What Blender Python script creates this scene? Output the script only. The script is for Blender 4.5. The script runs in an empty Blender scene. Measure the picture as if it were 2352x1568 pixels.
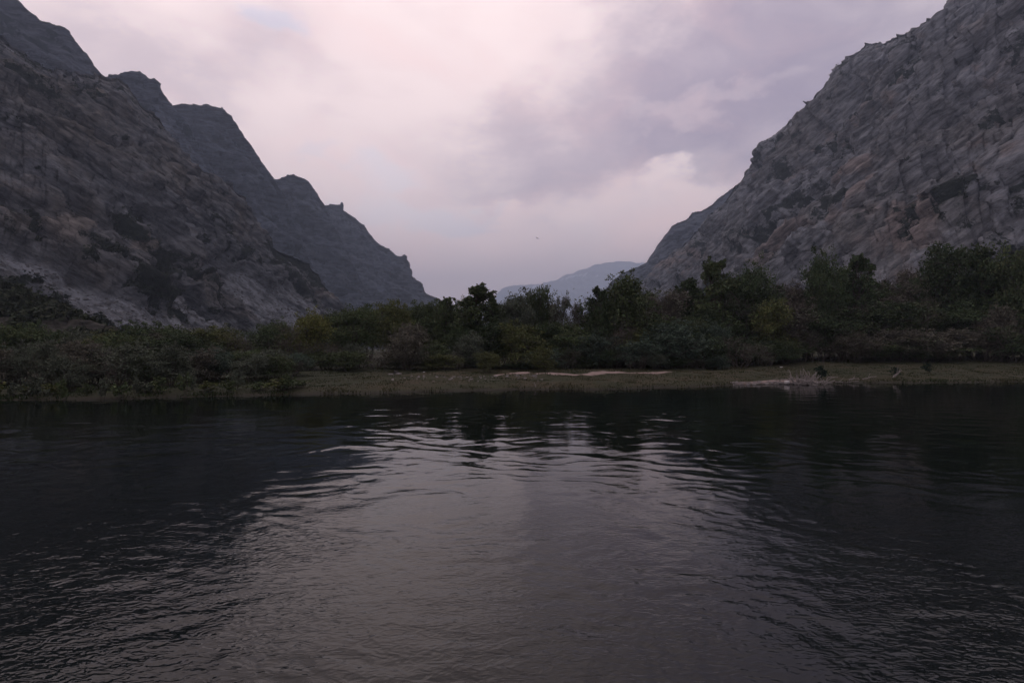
import bpy, math, random
import numpy as np

# ------------------------------------------------------------------ frame of reference
# The camera stands 3.5 m above the river, looking north (+y). W() places a point seen at
# photo pixel (px, py) of a 2352 x 1568 picture at a chosen distance.
F, CX, HY, CAMZ = 1176.0, 1176.0, 800.0, 3.5
def W(px, py, d):
    return ((px - CX) / F * d, d, CAMZ + (HY - py) / F * d)

sc = bpy.context.scene
col = sc.collection

# ------------------------------------------------------------------ camera
cd = bpy.data.cameras.new('camera')
cd.sensor_width = 36.0
cd.lens = 18.0
cd.shift_y = 16.0 / 2352.0
cd.clip_start = 0.1
cd.clip_end = 60000.0
cam = bpy.data.objects.new('camera', cd)
cam.location = (0, 0, CAMZ)
cam.rotation_euler = (math.radians(90), 0, 0)
col.objects.link(cam)
sc.camera = cam

# ------------------------------------------------------------------ colour management
vs = sc.view_settings
vs.view_transform = 'Standard'
vs.look = 'None'
vs.exposure = 0.0
vs.gamma = 1.0
vs.use_curve_mapping = False
sc.cycles.use_adaptive_sampling = True
sc.cycles.adaptive_threshold = 0.015
sc.cycles.max_bounces = 4
sc.cycles.diffuse_bounces = 2
sc.cycles.glossy_bounces = 2
sc.cycles.transparent_max_bounces = 4
sc.cycles.volume_bounces = 1
sc.cycles.caustics_reflective = False
sc.cycles.caustics_refractive = False

# ------------------------------------------------------------------ node helpers
class N:
    """small helper round a node tree"""
    def __init__(s, nt):
        s.nt = nt
    def new(s, t, **k):
        n = s.nt.nodes.new(t)
        for a, b in k.items():
            setattr(n, a, b)
        return n
    def put(s, sock, v):
        if isinstance(v, bpy.types.NodeSocket):
            s.nt.links.new(v, sock)
        else:
            sock.default_value = v
    def m(s, op, a, b=None, c=None, clamp=False):
        n = s.new('ShaderNodeMath', operation=op, use_clamp=clamp)
        for i, v in enumerate((a, b, c)):
            if v is not None:
                s.put(n.inputs[i], v)
        return n.outputs[0]
    def ramp(s, v, a, b, c=0.0, d=1.0):
        n = s.new('ShaderNodeMapRange', interpolation_type='SMOOTHSTEP')
        for i, q in enumerate((v, a, b, c, d)):
            s.put(n.inputs[i], q)
        return n.outputs[0]
    def mix(s, f, a, b, blend='MIX'):
        n = s.new('ShaderNodeMix', data_type='RGBA', blend_type=blend)
        s.put(n.inputs[0], f)
        for i, v in ((6, a), (7, b)):
            s.put(n.inputs[i], v if isinstance(v, bpy.types.NodeSocket) else (*v, 1.0)[:4])
        return n.outputs[2]
    def noise(s, vec, scale, detail=4.0, rough=0.55, dist=0.0, color=False):
        n = s.new('ShaderNodeTexNoise')
        if vec is not None:
            s.put(n.inputs['Vector'], vec)
        n.inputs['Scale'].default_value = scale
        n.inputs['Detail'].default_value = detail
        n.inputs['Roughness'].default_value = rough
        n.inputs['Distortion'].default_value = dist
        return n.outputs[1 if color else 0]
    def mapping(s, vec, scale=(1, 1, 1), loc=(0, 0, 0), rot=(0, 0, 0)):
        n = s.new('ShaderNodeMapping')
        s.put(n.inputs[0], vec)
        n.inputs['Location'].default_value = loc
        n.inputs['Rotation'].default_value = rot
        n.inputs['Scale'].default_value = scale
        return n.outputs[0]
    def attr(s, name):
        return s.new('ShaderNodeAttribute', attribute_name=name).outputs['Fac']

def lin(r, g, b):
    f = lambda c: (c / 255 / 12.92) if c <= 10 else ((c / 255 + 0.055) / 1.055) ** 2.4
    return (f(r), f(g), f(b))

# ------------------------------------------------------------------ sun (behind the cloud, over the left ridges)
SUN_EL, SUN_AZ = math.radians(17), math.radians(-14)          # azimuth from +y towards +x
sl = bpy.data.lights.new('sun', 'SUN')
sl.energy = 0.14
sl.angle = math.radians(30)
sl.color = (1.0, 0.82, 0.75)
sun = bpy.data.objects.new('sun', sl)
sun.rotation_euler = (math.radians(90) - SUN_EL, 0, math.pi - SUN_AZ)
sun.location = (-200, 500, 900)
col.objects.link(sun)

# ------------------------------------------------------------------ sky: pale blue air behind broken evening cloud
world = bpy.data.worlds.new('World')
sc.world = world
world.use_nodes = True
world.cycles.sampling_method = 'MANUAL'
world.cycles.sample_map_resolution = 256
wt = world.node_tree
wt.nodes.clear()
w = N(wt)
SKY_STRENGTH = 0.1
K = 1.40 / SKY_STRENGTH
def cl(*rgb, k=1.0):
    return tuple(c * K * k for c in lin(*rgb))
nis = w.new('ShaderNodeTexSky', sky_type='NISHITA')
nis.sun_disc = False
nis.sun_elevation = SUN_EL
nis.sun_rotation = SUN_AZ
nis.air_density = 1.2
nis.dust_density = 2.0
gen = w.new('ShaderNodeTexCoord').outputs['Generated']
sep = w.new('ShaderNodeSeparateXYZ')
w.put(sep.inputs[0], gen)
az = w.m('ARCTAN2', sep.outputs[0], sep.outputs[1])
el = w.m('ARCSINE', sep.outputs[2])
sv = w.mapping(gen, scale=(1.0, 1.0, 1.9))
big = w.noise(sv, 2.3, 3.0, 0.56, 0.0, color=True)
fine = w.noise(w.mapping(sv, loc=(3.1, 7.7, 1.2)), 7.0, 6.0, 0.6, 0.0, color=True)
sb = w.new('ShaderNodeSeparateColor'); w.put(sb.inputs[0], big)
sf = w.new('ShaderNodeSeparateColor'); w.put(sf.inputs[0], fine)
def warp(base, a, b):
    t = w.m('MULTIPLY_ADD', w.m('SUBTRACT', a, 0.5), 0.34, base)
    return w.m('MULTIPLY_ADD', w.m('SUBTRACT', b, 0.5), 0.24, t)
azw = warp(az, sb.outputs[0], sf.outputs[0])
elw = warp(el, sb.outputs[1], sf.outputs[1])
cmb = w.new('ShaderNodeCombineXYZ')
w.put(cmb.inputs[0], azw); w.put(cmb.inputs[1], elw)
def blob(px, py, rx, ry, rot, k, soft=(1.25, 0.45)):
    """one minus k inside an ellipse of sky seen round (px, py), 1 outside"""
    a0 = math.atan((px - CX) / F)
    e0 = math.atan((HY - py) / F * math.cos(a0))
    mp = w.new('ShaderNodeMapping', vector_type='TEXTURE')
    w.put(mp.inputs[0], cmb.outputs[0])
    mp.inputs['Location'].default_value = (a0, e0, 0)
    mp.inputs['Rotation'].default_value = (0, 0, math.radians(rot))
    mp.inputs['Scale'].default_value = (rx / F * math.cos(a0) ** 2, ry / F * math.cos(a0), 1)
    ln = w.new('ShaderNodeVectorMath', operation='LENGTH')
    w.put(ln.inputs[0], mp.outputs[0])
    return w.ramp(ln.outputs['Value'], soft[1], soft[0], 1.0 - k, 1.0)
def product(acc, items, soft=(1.25, 0.45)):
    for a_ in items:
        b_ = blob(*a_, soft=soft)
        acc = b_ if acc is None else w.m('MULTIPLY', acc, b_)
    return acc
# general broken cloud everywhere
g1 = w.ramp(w.noise(w.mapping(sv, loc=(0.4, 2.2, 5.0)), 2.6, 8.0, 0.58, 0.3), 0.36, 0.68)
g2 = w.noise(w.mapping(sv, loc=(9.4, 1.2, 3.0)), 5.5, 8.0, 0.62, 0.5)
front = w.m('MULTIPLY', w.ramp(az, 0.75, 1.15, 1.0, 0.0), w.ramp(az, -1.15, -0.75, 0.0, 1.0))
front = w.m('MULTIPLY', front, w.ramp(el, 0.62, 0.9, 1.0, 0.0))
gen_amt = w.m('MULTIPLY_ADD', front, -0.30, 0.55)
dark = w.m('MULTIPLY', g1, gen_amt)
dark = w.m('SUBTRACT', 1.0, product(w.m('SUBTRACT', 1.0, dark), (
    (1690, 60, 420, 190, 0, .80), (1900, 190, 260, 170, 0, .50), (1440, 310, 400, 105, 5, .58), (1680, 310, 280, 120, 8, .50),
    (1200, 215, 58, 80, 0, .38), (1060, 345, 200, 60, 0, .25), (1760, 380, 200, 50, 8, .35),
    (650, 160, 150, 60, -12, .28), (330, 130, 220, 90, -10, .30), (560, 50, 130, 60, 0, .18)), (1.35, 0.35)))
dark = product(dark, ((900, 240, 330, 210, 0, .65), (1545, 415, 52, 55, 20, .75), (1600, 205, 190, 30, -4, .18), (1130, 455, 110, 34, 0, .6), (1150, 60, 220, 120, 0, .5)))
dark = w.m('ADD', dark, w.m('MULTIPLY', w.m('SUBTRACT', g2, 0.5), 0.70), clamp=True)
cloud = w.mix(dark, cl(250, 231, 228), cl(138, 125, 146))
# the low bank over the valley is pinker and duller
low = w.ramp(elw, 0.06, 0.40, 1.0, 0.0)
lowt = w.m('MULTIPLY_ADD', w.m('SUBTRACT', g2, 0.5), 1.5, low, clamp=True)
cloud = w.mix(w.m('MULTIPLY', lowt, 0.80), cloud, cl(246, 214, 206, k=1.30))
blue = w.m('SUBTRACT', 1.0, product(None, ((970, 440, 140, 46, -12, .60), (770, 420, 90, 30, 0, .35), (560, -10, 80, 45, 0, .5), (1110, 440, 50, 16, 0, .3)), (1.3, 0.5)))
thin = w.mix(0.90, nis.outputs[0], cl(190, 200, 226))
skycol = w.mix(blue, cloud, thin)
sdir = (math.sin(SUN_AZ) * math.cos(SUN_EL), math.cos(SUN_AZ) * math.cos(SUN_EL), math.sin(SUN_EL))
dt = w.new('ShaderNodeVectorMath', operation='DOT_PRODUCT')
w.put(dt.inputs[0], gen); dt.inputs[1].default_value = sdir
# out of view, away from the glow, overcast dimmed and blued to darken rock
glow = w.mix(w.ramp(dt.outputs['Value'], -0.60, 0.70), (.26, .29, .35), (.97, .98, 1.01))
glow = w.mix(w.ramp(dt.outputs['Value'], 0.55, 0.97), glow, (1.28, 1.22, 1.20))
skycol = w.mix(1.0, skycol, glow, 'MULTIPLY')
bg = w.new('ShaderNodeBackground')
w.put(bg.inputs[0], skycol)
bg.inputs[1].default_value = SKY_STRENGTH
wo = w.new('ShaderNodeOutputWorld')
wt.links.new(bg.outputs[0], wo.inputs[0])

# ------------------------------------------------------------------ numeric noise
_rng = np.random.default_rng(11)
_P = _rng.permutation(512).astype(np.int64)
_G2 = np.stack([np.cos(np.linspace(0, 2 * np.pi, 512, endpoint=False)), np.sin(np.linspace(0, 2 * np.pi, 512, endpoint=False))], 1)
_g = _rng.normal(size=(512, 3)); _G3 = _g / np.linalg.norm(_g, axis=1)[:, None]
def _fade(t):
    return t * t * t * (t * (t * 6 - 15) + 10)
def pn2(x, y, seed=0):
    xi, yi = np.floor(x).astype(np.int64), np.floor(y).astype(np.int64)
    xf, yf = x - xi, y - yi
    u, v = _fade(xf), _fade(yf)
    def g(a, b):
        h = _P[(_P[(xi + a + seed * 17) & 511] + yi + b) & 511]
        return _G2[h, 0] * (xf - a) + _G2[h, 1] * (yf - b)
    n0 = g(0, 0) * (1 - u) + g(1, 0) * u
    n1 = g(0, 1) * (1 - u) + g(1, 1) * u
    return (n0 * (1 - v) + n1 * v) * 1.5
def pn3(x, y, z, seed=0):
    xi, yi, zi = (np.floor(q).astype(np.int64) for q in (x, y, z))
    xf, yf, zf = x - xi, y - yi, z - zi
    u, v, t = _fade(xf), _fade(yf), _fade(zf)
    out = 0
    for a in (0, 1):
        for b in (0, 1):
            hb = _P[(_P[(xi + a + seed * 17) & 511] + yi + b) & 511]
            for c in (0, 1):
                h = _P[(hb + zi + c) & 511]
                wgt = (u if a else 1 - u) * (v if b else 1 - v) * (t if c else 1 - t)
                out = out + wgt * (_G3[h, 0] * (xf - a) + _G3[h, 1] * (yf - b) + _G3[h, 2] * (zf - c))
    return out * 1.5
def fbm2(x, y, o=4, seed=0, rough=0.5):
    s, a = 0, 1.0
    for i in range(o):
        s = s + a * pn2(x * 2 ** i, y * 2 ** i, seed + i); a *= rough
    return s
def fbm3(x, y, z, o=4, seed=0, rough=0.5, ridged=False):
    s, a = 0, 1.0
    for i in range(o):
        n = pn3(x * 2 ** i, y * 2 ** i, z * 2 ** i, seed + i)
        s = s + a * ((1 - 2 * np.abs(n)) if ridged else n); a *= rough
    return s
_H = _rng.random((4096, 6))
def facets(x, y, z, seed=0):
    """angular blocks: the nearest of scattered cells, each a tilted plane; also distance to the joint"""
    xi, yi, zi = (np.floor(q).astype(np.int64) for q in (x, y, z))
    best = np.full(x.shape, 1e9); sec = np.full(x.shape, 1e9); val = np.zeros(x.shape)
    for a in (-1, 0, 1):
        for b in (-1, 0, 1):
            for c in (-1, 0, 1):
                h = (((xi + a) * 374761 + (yi + b) * 668265 + (zi + c) * 2147483 + seed * 7919) ^ 0x5bd1) & 4095
                r = _H[h]
                dx, dy, dz = x - (xi + a + r[:, 0]), y - (yi + b + r[:, 1]), z - (zi + c + r[:, 2])
                d = dx * dx + dy * dy + dz * dz
                v = (r[:, 3] - .5) + (r[:, 4] - .5) * 2.2 * dx + (r[:, 5] - .5) * 2.2 * dz + (r[:, 3] - .5) * 1.6 * dy
                nb = d < best
                sec = np.where(nb, best, np.minimum(sec, d))
                val = np.where(nb, v, val)
                best = np.minimum(best, d)
    return val, np.sqrt(sec) - np.sqrt(best)
def sstep(x, a, b):
    t = np.clip((x - a) / (b - a), 0, 1)
    return t * t * (3 - 2 * t)

# ------------------------------------------------------------------ mesh helpers
def mesh_obj(name, verts, faces, mat=None, parent=None, smooth=False, attrs=None, link=True):
    me = bpy.data.meshes.new(name)
    verts = np.asarray(verts, dtype=np.float32).reshape(-1, 3)
    if isinstance(faces, np.ndarray):
        n, k = faces.shape
        me.vertices.add(len(verts)); me.vertices.foreach_set('co', verts.ravel())
        me.loops.add(n * k); me.loops.foreach_set('vertex_index', faces.ravel().astype(np.int32))
        me.polygons.add(n)
        me.polygons.foreach_set('loop_start', np.arange(0, n * k, k, dtype=np.int32))
        me.update(calc_edges=True)
        me.validate()
    else:
        me.from_pydata(verts.tolist(), [], faces); me.update()
    if smooth:
        me.polygons.foreach_set('use_smooth', np.ones(len(me.polygons), dtype=bool))
    for k_, v in (attrs or {}).items():
        a = me.attributes.new(k_, 'FLOAT', 'POINT')
        a.data.foreach_set('value', np.asarray(v, dtype=np.float32).ravel())
    if mat:
        me.materials.append(mat)
    o = bpy.data.objects.new(name, me)
    if parent:
        o.parent = parent
    if link:
        col.objects.link(o)
    return o
def tag(o, label=None, cat=None, group=None, kind=None):
    for k_, v in (('label', label), ('category', cat), ('group', group), ('kind', kind)):
        if v:
            o[k_] = v
    return o
def empty(name, loc=(0, 0, 0), rz=0.0):
    o = bpy.data.objects.new(name, None)
    o.location = loc; o.rotation_euler = (0, 0, rz)
    o.empty_display_size = 0.3
    col.objects.link(o)
    return o
def copy_tree(o, parent=None):
    c = o.copy(); col.objects.link(c)
    if parent:
        c.parent = parent
    for ch in o.children:
        copy_tree(ch, c)
    return c
def grid_faces(nr, nc):
    i = np.arange(nr * nc).reshape(nr, nc)
    return np.stack([i[:-1, :-1], i[:-1, 1:], i[1:, 1:], i[1:, :-1]], -1).reshape(-1, 4)
class MB:
    """collects tubes, quads and blobs into one mesh"""
    def __init__(s):
        s.v = []; s.f = []
    def tube(s, pts, rad, n=5, cap=True):
        pts = [np.asarray(p, float) for p in pts]
        b = len(s.v)
        for i, p in enumerate(pts):
            t = pts[min(i + 1, len(pts) - 1)] - pts[max(i - 1, 0)]
            t = t / (np.linalg.norm(t) + 1e-9)
            u = np.cross(t, (0, 0, 1) if abs(t[2]) < .9 else (1, 0, 0)); u /= np.linalg.norm(u)
            q = np.cross(t, u)
            for k_ in range(n):
                a = 2 * math.pi * k_ / n
                s.v.append(p + rad[i] * (u * math.cos(a) + q * math.sin(a)))
        for i in range(len(pts) - 1):
            for k_ in range(n):
                s.f.append((b + i * n + k_, b + i * n + (k_ + 1) % n, b + (i + 1) * n + (k_ + 1) % n, b + (i + 1) * n + k_))
        if cap:
            s.f.append(tuple(b + k_ for k_ in reversed(range(n))))
            e = b + (len(pts) - 1) * n
            s.f.append(tuple(e + k_ for k_ in range(n)))
    def build(s, name, mat, parent=None, smooth=False):
        return mesh_obj(name, np.array(s.v), s.f, mat, parent, smooth)

# ------------------------------------------------------------------ materials
def material(name):
    m_ = bpy.data.materials.new(name); m_.use_nodes = True
    nt = m_.node_tree; nt.nodes.clear()
    n = N(nt)
    out = n.new('ShaderNodeOutputMaterial')
    bs = n.new('ShaderNodeBsdfPrincipled')
    nt.links.new(bs.outputs[0], out.inputs[0])
    bs.inputs['Roughness'].default_value = 0.9
    bs.inputs['Specular IOR Level'].default_value = 0.2
    return m_, n, bs, out
def bump(n, bs, h, strength, dist):
    b = n.new('ShaderNodeBump')
    b.inputs['Strength'].default_value = strength
    b.inputs['Distance'].default_value = dist
    n.put(b.inputs['Height'], h)
    n.put(bs.inputs['Normal'], b.outputs[0])
def rock_material(name, grey, brown, rose, veg, s=1.0, bd=1.0, dip=0.0):
    m_, n, bs, out = material(name)
    p = n.new('ShaderNodeTexCoord').outputs['Object']
    a = n.noise(p, 0.010 * s, 6, 0.62, 0.4)
    b = n.noise(n.mapping(p, loc=(50, 20, 9)), 0.035 * s, 7, 0.65, 0.6)
    c = n.noise(n.mapping(n.mapping(p, rot=(0, dip, 0)), scale=(.34, .8, 2.2)), 0.13 * s, 6, 0.7, 0.3)
    base = n.mix(n.ramp(a, 0.42, 0.68), grey, brown)
    base = n.mix(n.m('MULTIPLY', n.ramp(b, 0.54, 0.70), 0.75), base, rose)
    base = n.mix(n.m('MULTIPLY', n.ramp(b, 0.47, 0.36), 0.6), base, tuple(g * .42 for g in grey))
    base = n.mix(n.m('MULTIPLY', n.attr('tone'), 0.85), base, rose)
    base = n.mix(n.m('MULTIPLY', n.attr('scree'), 0.9), base, tuple(g * 1.45 for g in grey))
    val = n.m('MULTIPLY_ADD', n.ramp(c, 0.30, 0.70), 1.35, 0.30)
    hs = n.new('ShaderNodeHueSaturation'); n.put(hs.inputs['Color'], base); n.put(hs.inputs['Value'], val)
    vm = n.m('ADD', n.attr('veg'), n.m('MULTIPLY', n.m('SUBTRACT', n.noise(p, 0.085 * s, 6, 0.75), 0.5), 2.6))
    vcol = n.mix(n.noise(p, 0.07 * s, 4, 0.6), veg, tuple(v * 0.55 for v in veg))
    n.put(bs.inputs['Base Color'], n.mix(n.ramp(vm, 0.38, 0.62), hs.outputs[0], vcol))
    hgt = n.m('ADD', c, n.m('MULTIPLY', n.noise(p, 0.6 * s, 5, 0.7), 0.5))
    bump(n, bs, hgt, 1.0, 3.0 * bd / s)
    bs.inputs['Specular IOR Level'].default_value = 0.1
    return m_
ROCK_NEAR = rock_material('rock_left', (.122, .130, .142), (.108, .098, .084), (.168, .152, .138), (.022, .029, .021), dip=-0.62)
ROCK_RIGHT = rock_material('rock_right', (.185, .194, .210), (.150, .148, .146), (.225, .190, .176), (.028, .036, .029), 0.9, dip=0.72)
ROCK_FAR = rock_material('rock_far', (.092, .108, .136), (.072, .082, .100), (.120, .128, .146), (.026, .036, .040), 0.5)  # blue of the valley haze is partly put into this rock colour
ROCK_SNOW = rock_material('rock_distant', (.14, .13, .135), (.13, .12, .12), (.15, .135, .13), (.09, .085, .085), 0.12)

# ------------------------------------------------------------------ mountains
def polyline(pts):
    a = np.array(pts, float)
    return lambda x, k: np.interp(x, a[:, 0], a[:, k])
def strip_mask(px, py, strips):
    m_ = np.zeros(px.shape)
    for pts, r in strips:
        for (x0, y0), (x1, y1) in zip(pts[:-1], pts[1:]):
            dx, dy = x1 - x0, y1 - y0
            t = np.clip(((px - x0) * dx + (py - y0) * dy) / (dx * dx + dy * dy), 0, 1)
            d = np.hypot(px - x0 - t * dx, py - y0 - t * dy)
            m_ = np.maximum(m_, 1 - sstep(d, r * .6, r * 1.25))
    return m_
def mountain(name, label, ridge, foot, nc, nr, mat, prof, amp, size, dip, seed, z0=2.0, back=0.35, veg=(0.0, 0.0), scree=(), tones=(), vegs=(), gully=1.0, jag=1.0, fac=1.0):
    rl, fl = polyline(ridge), polyline(foot)
    px = np.linspace(ridge[0][0], ridge[-1][0], nc)
    rpy, rd, fd = rl(px, 1), rl(px, 2), fl(px, 1)
    rpy = rpy + jag * (5 * pn2(px / 26.0, px * 0 + seed, seed) + 2.5 * pn2(px / 9.0, px * 0 + seed + .5, seed + 3))
    rz = CAMZ + (HY - rpy) / F * rd
    nf = int(nr * 0.88)
    s = np.concatenate([np.linspace(0, 1, nf), 1 + np.linspace(0, back, nr - nf + 1)[1:]])
    ps = np.array(prof, float)
    h = np.where(s <= 1, np.interp(np.minimum(s, 1), ps[:, 0], ps[:, 1]), 1 - (s - 1) * 1.1)
    S, PX = np.meshgrid(s, px, indexing='ij')
    D = fd[None, :] + (rd - fd)[None, :] * S
    # the foot wanders and the face swells into buttresses
    Z = z0 + (rz - z0)[None, :] * h[:, None]
    X = (PX - CX) / F * D
    P3 = np.stack([X, D, Z], -1)
    du = np.gradient(P3, axis=1); dv = np.gradient(P3, axis=0)
    nrm = np.cross(du, dv); nrm /= np.linalg.norm(nrm, axis=2)[..., None] + 1e-9
    if nrm[nr // 3, nc // 2, 1] > 0:
        nrm = -nrm
    x, y, z = X.ravel(), D.ravel(), Z.ravel()
    # strata dip: rotate coordinates so that the noise runs along the beds
    c_, s_ = math.cos(dip), math.sin(dip)
    xd, zd = x * c_ - z * s_, x * s_ + z * c_
    q = 1.0 / size
    wx = 0.5 * size * fbm3(x * q * .5, y * q * .5, z * q * .5, 3, seed + 40)
    but = fbm3((x + wx) * q * .55, y * q * .55, z * q * .22, 4, seed, 0.52, True) - 0.45
    bed = fbm3(xd * q * .45 + wx * q * .4, y * q * .45, zd * q * 2.2 , 4, seed + 9, 0.56)
    f1, j1 = facets(xd * q * .34 + wx * q * .3, y * q * .7, zd * q * 2.1 + .25 * bed, seed)
    f2, j2 = facets(xd * q * .95 + .4 * bed, y * q * 2.0, zd * q * 4.4, seed + 5)
    rib = fbm3(xd * q * .25 + wx * q * .25, y * q * .4, zd * q * 1.3, 4, seed + 15, 0.55, True) - .7
    crack = 1 - np.minimum(sstep(j1, 0.0, 0.16), 0.4 + 0.6 * sstep(j2, 0.0, 0.2))
    small = fbm3(x * q * 6, y * q * 6, z * q * 8, 3, seed + 21, 0.6)
    SS = S.ravel()
    PXr = PX.ravel(); PYr = HY - (z - CAMZ) / y * F
    sm = strip_mask(PXr, PYr, scree) if scree else np.zeros(x.shape)
    sm = np.clip(sm * 1.35 + 0.6 * (small) * sm, 0, 1)
    edge = (1 - 0.92 * sstep(SS, 0.72, 0.99)) * (0.25 + 0.75 * sstep(SS, 0.0, 0.3))
    edge2 = (1 - 0.84 * sstep(SS, 0.82, 0.99))
    disp = amp * edge * (0.9 * gully * but + 0.25 * bed + 0.55 * rib) + amp * edge2 * fac * (0.52 * f1 + 0.32 * f2 + 0.20 * small - 0.42 * crack)
    disp = disp - disp[(SS < 0.9)].mean()
    disp = disp * (1 - 0.85 * sm) + sm * amp * 0.05 * (small + f2)
    V = P3.reshape(-1, 3) + nrm.reshape(-1, 3) * disp[:, None]
    # scrub grows on ledges, in gullies and towards the foot
    vn = fbm3(xd * q * 1.1, y * q * 1.4, zd * q * 2.6, 4, seed + 60, 0.62)
    vg = np.clip(veg[0] + veg[1] * (1 - sstep(SS, 0.05, 0.75)) + 1.0 * vn - 0.30 * but - 0.25 * f1 - 0.35 * rib, 0, 1)
    if vegs:
        vg = np.clip(vg + strip_mask(PXr + 14 * small, PYr + 10 * bed, vegs) * (0.42 + 0.7 * vn), 0, 1)
    vg = vg * (1 - 0.95 * sm)
    tn = strip_mask(PXr + 20 * vn, PYr + 20 * bed, tones) if tones else np.zeros(x.shape)
    apron = V[:nc].copy(); apron[:, 2] = -20.0
    cat = lambda q_: np.concatenate([q_[:nc], q_])
    o = mesh_obj(name, np.concatenate([apron, V]), grid_faces(nr + 1, nc), mat, smooth=False, attrs={'veg': cat(vg), 'tone': cat(tn), 'scree': cat(sm)})
    tag(o, label, 'mountain', kind='structure')
    return o, V.reshape(nr, nc, 3), vg.reshape(nr, nc), sm.reshape(nr, nc), S, PX
CLIFF = ((0, 0), (.22, .10), (.42, .26), (.62, .52), (.80, .80), (.92, .94), (1, 1))
STEEP = ((0, 0), (.3, .18), (.55, .48), (.8, .82), (1, 1))
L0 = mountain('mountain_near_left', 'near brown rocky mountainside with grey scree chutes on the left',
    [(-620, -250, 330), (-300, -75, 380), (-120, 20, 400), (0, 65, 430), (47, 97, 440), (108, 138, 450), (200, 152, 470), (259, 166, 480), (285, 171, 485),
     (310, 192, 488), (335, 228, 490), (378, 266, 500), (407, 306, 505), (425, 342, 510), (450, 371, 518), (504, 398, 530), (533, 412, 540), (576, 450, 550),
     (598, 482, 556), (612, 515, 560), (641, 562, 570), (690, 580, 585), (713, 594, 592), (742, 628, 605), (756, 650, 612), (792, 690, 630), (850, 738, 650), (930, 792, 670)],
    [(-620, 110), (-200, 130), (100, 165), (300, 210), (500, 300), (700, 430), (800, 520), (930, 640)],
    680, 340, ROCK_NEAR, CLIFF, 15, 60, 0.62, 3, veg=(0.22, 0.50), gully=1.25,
    scree=[([(-60, 600), (60, 622), (200, 690), (330, 735), (450, 775)], 24), ([(400, 700), (520, 755)], 13), ([(545, 650), (620, 710), (690, 750)], 30),
           ([(640, 670), (720, 715)], 18), ([(80, 555), (150, 605)], 9), ([(270, 640), (420, 690)], 8)],
    vegs=[([(480, 540), (560, 590), (660, 600), (740, 660)], 34), ([(180, 630), (420, 690)], 26), ([(330, 620), (520, 680)], 26), ([(450, 720), (560, 750)], 20)],
    tones=[([(310, 580), (350, 560)], 22), ([(745, 680), (780, 690)], 14), ([(90, 560), (180, 540)], 30)])
L1 = mountain('mountain_upper_left', 'dark bluish upper crag behind the near left mountainside',
    [(-620, -420, 700), (-200, -150, 720), (0, -35, 740), (47, 0, 745), (65, 14, 750), (77, 29, 750), (97, 47, 752), (119, 58, 755), (144, 59, 755), (166, 74, 760), (176, 94, 762), (209, 130, 770), (223, 155, 775), (300, 230, 800), (420, 400, 840)],
    [(-620, 560), (0, 600), (420, 720)], 280, 120, ROCK_FAR, STEEP, 20, 90, 0.5, 8, z0=40, veg=(0.1, 0.1))
L2 = mountain('mountain_second_left', 'blue grey cliff with a small knob behind the near left ridge',
    [(180, 190, 900), (240, 172, 904), (277, 168, 909), (305, 162, 909), (325, 165, 914), (350, 178, 918), (365, 181, 918), (372, 200, 922), (390, 228, 932), (440, 290, 954), (500, 400, 990), (580, 560, 1026), (680, 760, 1062)],
    [(180, 702), (680, 990)], 220, 170, ROCK_FAR, STEEP, 24, 90, 0.35, 14, z0=5, jag=0.7, veg=(0.12, 0.1))
L3 = mountain('mountain_third_left', 'blue grey flat topped cliff in the middle of the left valley wall',
    [(330, 240, 1080), (395, 236, 1088), (425, 235, 1092), (480, 240, 1104), (515, 246, 1112), (540, 268, 1120), (560, 300, 1128), (590, 345, 1140), (610, 375, 1148), (630, 402, 1156), (665, 470, 1176), (700, 560, 1200), (745, 650, 1224), (800, 740, 1248), (840, 795, 1272)],
    [(330, 840), (840, 1248)], 300, 210, ROCK_FAR, STEEP, 30, 105, 0.35, 20, z0=3, jag=0.7, veg=(0.1, 0.15))
L4 = mountain('mountain_fourth_left', 'rounded blue grey peak below the flat topped cliff',
    [(560, 420, 1326), (635, 406, 1333), (660, 401, 1340), (680, 398, 1346), (705, 409, 1353), (730, 436, 1360), (750, 470, 1374), (775, 520, 1387), (805, 580, 1408), (840, 650, 1428), (900, 740, 1462), (960, 796, 1496)],
    [(560, 1088), (960, 1462)], 240, 190, ROCK_FAR, STEEP, 32, 110, 0.3, 27, z0=3, jag=0.7, veg=(0.1, 0.15))
L5 = mountain('mountain_fifth_left', 'hazy stepped blue headland at the far end of the left wall',
    [(700, 470, 1620), (745, 463, 1632), (790, 462, 1644), (797, 480, 1647), (815, 494, 1656), (840, 512, 1668), (880, 556, 1686), (894, 566, 1692), (917, 580, 1698), (928, 577, 1704), (936, 583, 1710), (950, 606, 1716), (954, 632, 1719), (975, 648, 1728), (984, 669, 1734), (1012, 680, 1746), (1040, 705, 1758), (1100, 760, 1788), (1160, 797, 1812)],
    [(700, 1320), (1160, 1800)], 260, 180, ROCK_FAR, STEEP, 36, 125, 0.3, 33, z0=3, jag=0.7, veg=(0.05, 0.15))
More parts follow.
